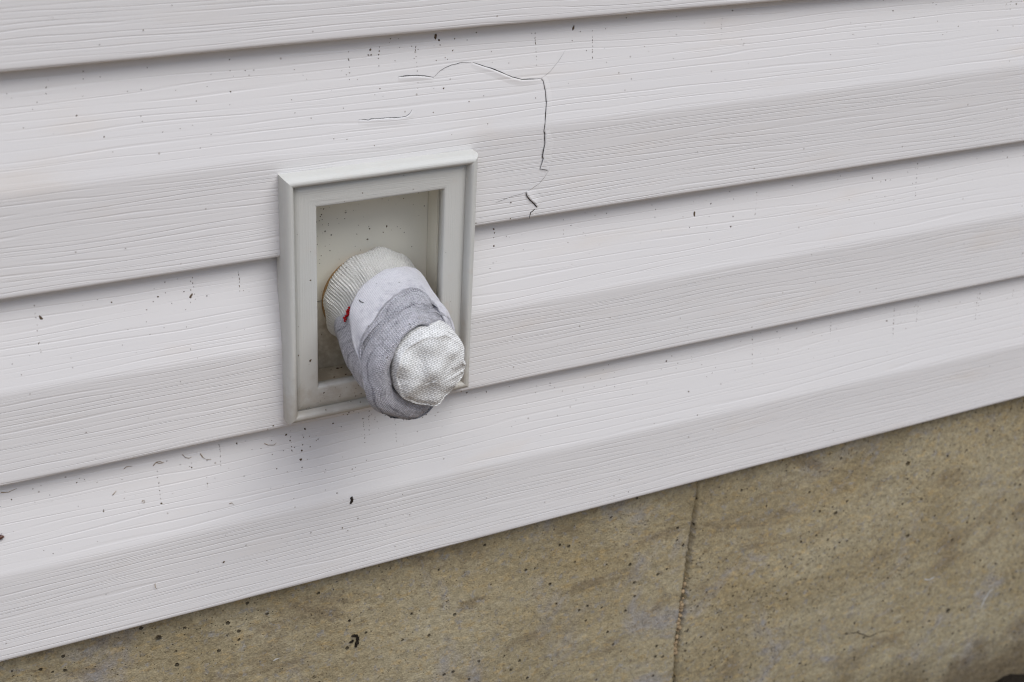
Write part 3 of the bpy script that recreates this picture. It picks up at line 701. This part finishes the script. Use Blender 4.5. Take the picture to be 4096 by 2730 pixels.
SPK_R = [[0.0404,-0.0847,2],[0.0296,-0.0882,1],[0.0711,-0.0866,1],[0.0651,-0.0775,1],[0.1087,-0.1514,2],[0.0093,-0.1324,2],[0.0095,-0.1152,1],[0.0019,-0.1037,1],[0.0017,-0.1601,1],[0.0087,-0.1829,3],[0.0014,-0.178,1],[-0.0027,-0.1873,2],[0.0169,-0.2057,2],[0.0318,-0.2157,3],[0.0336,-0.2158,3],[0.0927,-0.129,1],[0.0969,-0.1612,1],[0.0165,-0.206,2],[0.0165,-0.2079,1],[0.0058,-0.2143,1],[0.0129,-0.2116,1],[0.0145,-0.2109,1],[0.0074,-0.2136,1],[0.0237,-0.2041,1],[0.0401,-0.2115,2],[0.0309,-0.2052,1],[0.0373,-0.2124,1],[0.028,-0.2159,2],[0.0212,-0.2158,1],[0.0192,-0.2203,1],[0.0132,-0.217,1],[0.0184,-0.2171,1],[0.0252,-0.2199,1],[0.0345,-0.2187,1],[0.041,-0.2195,1],[0.0442,-0.2158,2],[0.0085,-0.183,3],[0.0077,-0.1853,1],[0.0015,-0.1785,2],[-0.0029,-0.1873,2]]
SPK_P = [[0.0555,-0.1261,3],[0.032,-0.1296,2],[0.0676,-0.1198,3],[0.0654,-0.1232,2],[0.0743,-0.1211,1],[0.0707,-0.1226,1],[0.0567,-0.1196,2],[0.0497,-0.1164,1],[0.0839,-0.1353,2],[0.0257,-0.1343,1],[0.0271,-0.1065,3],[0.0256,-0.1101,2],[0.0263,-0.1076,2],[0.0283,-0.1032,2],[0.0274,-0.1095,1],[0.0781,-0.1037,2],[0.0644,-0.1021,1],[0.0312,-0.1136,1],[0.0365,-0.1103,1],[0.0412,-0.111,1],[0.0762,-0.1226,1],[0.0477,-0.1294,1],[0.0265,-0.1829,1],[0.0276,-0.1179,1]]
SPK_S = [[0.0352,0.0062,3],[0.0376,0.006,2],[0.0418,0.0052,3],[0.0338,-0.0073,3],[0.035,-0.0064,2],[0.0293,-0.0034,2],[0.0369,-0.0028,2],[0.0309,0.0057,1],[0.0399,-0.0054,3],[0.0361,-0.0107,1],[0.0337,-0.0118,1],[0.0398,-0.0088,2]]
CURLS = [[[-0.065,-0.2358],[-0.0635,-0.238],[-0.0613,-0.2389],[-0.0599,-0.2383]],[[-0.0547,-0.2375],[-0.0534,-0.2401],[-0.0513,-0.242],[-0.0487,-0.2425]],[[-0.0806,-0.237],[-0.078,-0.2371],[-0.0768,-0.2383]],[[-0.0161,-0.2397],[-0.0139,-0.2411],[-0.0102,-0.2419],[-0.0087,-0.2408]],[[-0.0824,-0.2388],[-0.0805,-0.237],[-0.0789,-0.2382],[-0.0767,-0.2382],[-0.0758,-0.238]],[[-0.0988,-0.237],[-0.0974,-0.236],[-0.094,-0.2363]],[[-0.1659,-0.2358],[-0.162,-0.2364],[-0.1575,-0.2353]],[[-0.1069,-0.2512],[-0.1054,-0.2499],[-0.1045,-0.2492]],[[-0.0879,-0.3147],[-0.0879,-0.3174],[-0.0868,-0.3193]],[[-0.0402,-0.2726],[-0.0388,-0.2724],[-0.0376,-0.2741]],[[-0.091,-0.2593],[-0.0903,-0.2584],[-0.0893,-0.259],[-0.0896,-0.2601],[-0.0907,-0.2599]]]
RAD = {1: .00030, 2: .00048, 3: .00075, 4: .00085}
bm = bmesh.new()
def fleck(x, y, z, r, k, tall=1.0):
    q = Matrix.Rotation(rng.uniform(-.6, .6) + (0 if tall > 1 else rng.uniform(0, 3)), 3, 'Y')
    blob(bm, (x, y, z), (r * rng.uniform(.6, 1.1), r * .45, r * rng.uniform(.8, 1.3) * tall), k, .55, 1 if r < .0008 else 2, q)
for k, (x, z, c) in enumerate(SPK): fleck(x, ysurf(x, z) - .0001, z, RAD[c] * rng.uniform(.75, 1.1), k, 2.3 if c == 4 else 1.0)
for k, (x, z, c) in enumerate(SPK_R): fleck(x, -.0192, z, RAD[c] * rng.uniform(.7, 1.0), k + 500)
for k, (x, z, c) in enumerate(SPK_P): fleck(x, YB - .0001, z, RAD[c] * rng.uniform(.7, 1.0), k + 600)
for k, (x, y, c) in enumerate(SPK_S):
    r = RAD[c]; blob(bm, (x, y, BZ0 + .0002), (r * 1.3, r, r * .5), k + 700, .5, 1)
butts = [zA, zB, zC]
for k in range(26):                                      # fine drip runs below the laps
    f = rng.choice(butts); x = rng.uniform(-.17, .6); z = float(f(x)) - .006; n_ = rng.randint(4, 9)
    for j in range(n_):
        z -= rng.uniform(.0012, .0042); x += rng.uniform(-.0003, .0003)
        if -.012 < x < .115 and -.227 < z < -.064: continue
        fleck(x, ysurf(x, z) - .0001, z, rng.uniform(.00014, .00032), k * 11 + j, rng.choice((1.0, 1.6, 3.0)))
for k in range(70):                                      # specks inside the recess
    x = BX0 + .002 + abs(rng.gauss(0, .032)); z = BZ1 - .002 - abs(rng.gauss(0, .035))
    if x < BX1 - .002 and z > BZ0 + .002: fleck(x, YB - .0001, z, rng.uniform(.00013, .00033), k + 2100)
for k in range(330):                                     # faint scatter, denser just under each lap
    x = rng.uniform(-.19, .66); f = rng.choice(butts); z = float(f(x)) - .006 - abs(rng.gauss(0, .022))
    if -.012 < x < .115 and -.227 < z < -.064: continue
    fleck(x, ysurf(x, z) - .0001, z, rng.uniform(.00014, .00034), k + 900)
for k in range(90):                                      # crumbs below the sock, on the frame's lower rail and the siding
    x = rng.gauss(.055, .03); z = rng.uniform(-.245, -.205)
    y = ysurf(x, z) - .0001 if z < -.2225 else -.0192 if z > -.214 else -.0234
    if z > -.2225 and not (-.004 < x < .108): continue
    fleck(x, y, z, rng.uniform(.0002, .0005), k + 1300)
specks = bm_obj('dirt_specks', bm, M['speck'])
tag(specks, 'scattered brown dirt specks and dried splashes all over the white siding and frame', 'dirt', kind='stuff')

bm = bmesh.new()
for c in CURLS: tube_pts(bm, [(x, ysurf(x, z) - .0004, z) for x, z in c], .00020)
tag(bm_obj('dry_strands', bm, M['straw']), 'thin curled dry brown strands caught below the laps at lower left', 'plant strands', kind='stuff')
# soil crumbs clinging under the sock
bm = bmesh.new()
for k in range(60):
    td = rng.uniform(225, 288); th = math.radians(td); y = rng.uniform(-.077, -.060); cx, cz = axis(y); r = .0333 - taper(td, y) + rng.uniform(-.0008, .0003)
    sz_ = rng.choice((.0003, .0003, .0004, .0005, .0008))
    blob(bm, (cx + r * math.cos(th), y, cz + r * math.sin(th)), (sz_, sz_, sz_), k, .7, 1)
cr = bm_obj('soil_crumbs', bm, M['bark'])
tag(cr, 'black soil crumbs clinging to the underside of the sock', 'soil', kind='stuff')

# dark fleck on the lowest course
bm = bmesh.new()
x, z = .0363, -.2892
for k, (dx, dz, a, b) in enumerate(((.0002, .0016, .0009, .0012), (.0006, .0004, .0008, .0012), (.0003, -.0008, .0009, .0012), (-.0003, -.0017, .0008, .0007))):
    blob(bm, (x + dx, ysurf(x, z) - .0002, z + dz), (a, .0005, b), k, .4, 2)
tag(bm_obj('bark_fleck', bm, M['bark']), 'small black bark fleck stuck on the lowest siding course below the frame', 'bark fleck')
# clod on the concrete
bm = bmesh.new()
for k, (x, z, a, b) in enumerate(((.0432, -.4048, .0016, .0009), (.0452, -.4058, .0012, .0012), (.0461, -.4085, .0011, .0018), (.0456, -.4118, .0015, .0017), (.0449, -.4142, .0009, .0010), (.0413, -.4096, .0013, .0009), (.0426, -.4090, .0009, .0008), (.0402, -.3914, .0010, .0008))):
    blob(bm, (x, -.0002, z), (a, .0011, b), k + 40, .6, 2)
tag(bm_obj('soil_clod', bm, M['soil']), 'clump of black soil stuck on the concrete below the frame', 'soil clod')
bm = bmesh.new()
blob(bm, (.3180, -.0004, -.4883), (.0010, .0009, .0022), 3, .5, 2, Matrix.Rotation(.4, 3, 'Y'))
tag(bm_obj('bark_chip', bm, M['bark']), 'dark sliver on the concrete just right of the vertical joint', 'bark chip')
# insect at the left edge
ins = root('insect', 'small reddish brown dead insect on the lowest siding course at the left edge', 'insect', (-.1712, -.0125, -.2612))
bm = bmesh.new()
iy = ysurf(-.1712, -.2612)
blob(bm, (-.1718, iy - .0010, -.2613), (.0024, .0011, .0012), 1, .12, 3); blob(bm, (-.1746, iy - .0009, -.2616), (.0011, .0009, .0010), 2, .1, 2)
bm_obj('body', bm, M['shell'], ins)
for sx_, sz_ in ((-.0006, 1), (-.0018, 1), (-.0030, 1), (-.0006, -1), (-.0018, -1), (-.0030, -1)):
    bm = bmesh.new(); x0 = -.1712 + sx_
    tube_pts(bm, [(x0, iy - .0008, -.2613 + .0009 * sz_), (x0 + .0007, iy - .0013, -.2613 + .0017 * sz_), (x0 + .0016, iy - .0003, -.2613 + .0021 * sz_)], .00016)
    bm_obj('leg', bm, M['bark'], ins)
ins.location.x += .0017
# bit of stem lying on the white band
bm = bmesh.new()
pts = []
for th, y in ((129.5, -.0440), (130.5, -.0425), (131.5, -.0405), (131.2, -.0395)):
    cx, cz = axis(y); a = math.radians(th); pts.append((cx + .0335 * math.cos(a), y, cz + .0335 * math.sin(a)))
tube_pts(bm, pts[::-1], .00034)
tag(bm_obj('stem_bit', bm, M['bark']), 'tiny dark stem lying across the white band of the sock', 'twig')

# marks on the concrete: pale scrapes and hairline cracks that belong to the wall
def cribbon(name, pts, w, mat):
    vs = []; P = [Vector((a, 0, b)) for a, b in pts]; acc = []
    for i in range(len(P) - 1):
        n = max(2, int((P[i + 1] - P[i]).length / .0012)); acc += [P[i].lerp(P[i + 1], k / n) for k in range(n)]
    acc.append(P[-1]); n = len(acc)
    for i, p in enumerate(acc):
        d = (acc[min(i + 1, n - 1)] - acc[max(i - 1, 0)]).normalized(); nr_ = Vector((-d.z, 0, d.x))
        ww = w * min(1, 4 * min(i, n - 1 - i) / n + .15) * (1 + .8 * noise.noise(p * 300))
        off = nr_ * .0008 * noise.noise(p * 150)
        for s_ in (-1, 1):
            q = p + off + nr_ * ww * s_
            vs.append((q.x, .0009 * noise.noise(Vector((q.x * 9, 2, q.z * 14))) + .0003 * noise.noise(Vector((q.x * 60, 2, q.z * 80))) - .0009, q.z))
    return add_obj(name, mesh(name, vs, [(2 * i, 2 * i + 1, 2 * i + 3, 2 * i + 2) for i in range(n - 1)]), mat, found)
cribbon('pale_scrape', [(-.0131, -.4068), (-.0108, -.4062), (-.0081, -.4061)], .0005, M['lime'])
cribbon('pale_scrape', [(.6386, -.5676), (.6410, -.5590), (.6446, -.5510), (.6490, -.5478)], .0009, M['lime'])
cribbon('pale_scrape', [(.5613, -.5126), (.5680, -.5150), (.5735, -.5134)], .0008, M['lime'])
cribbon('hairline_crack', [(.4824, -.5452), (.4963, -.5478), (.5118, -.5575), (.5220, -.5550), (.5314, -.5572)], .0005, M['grime'])
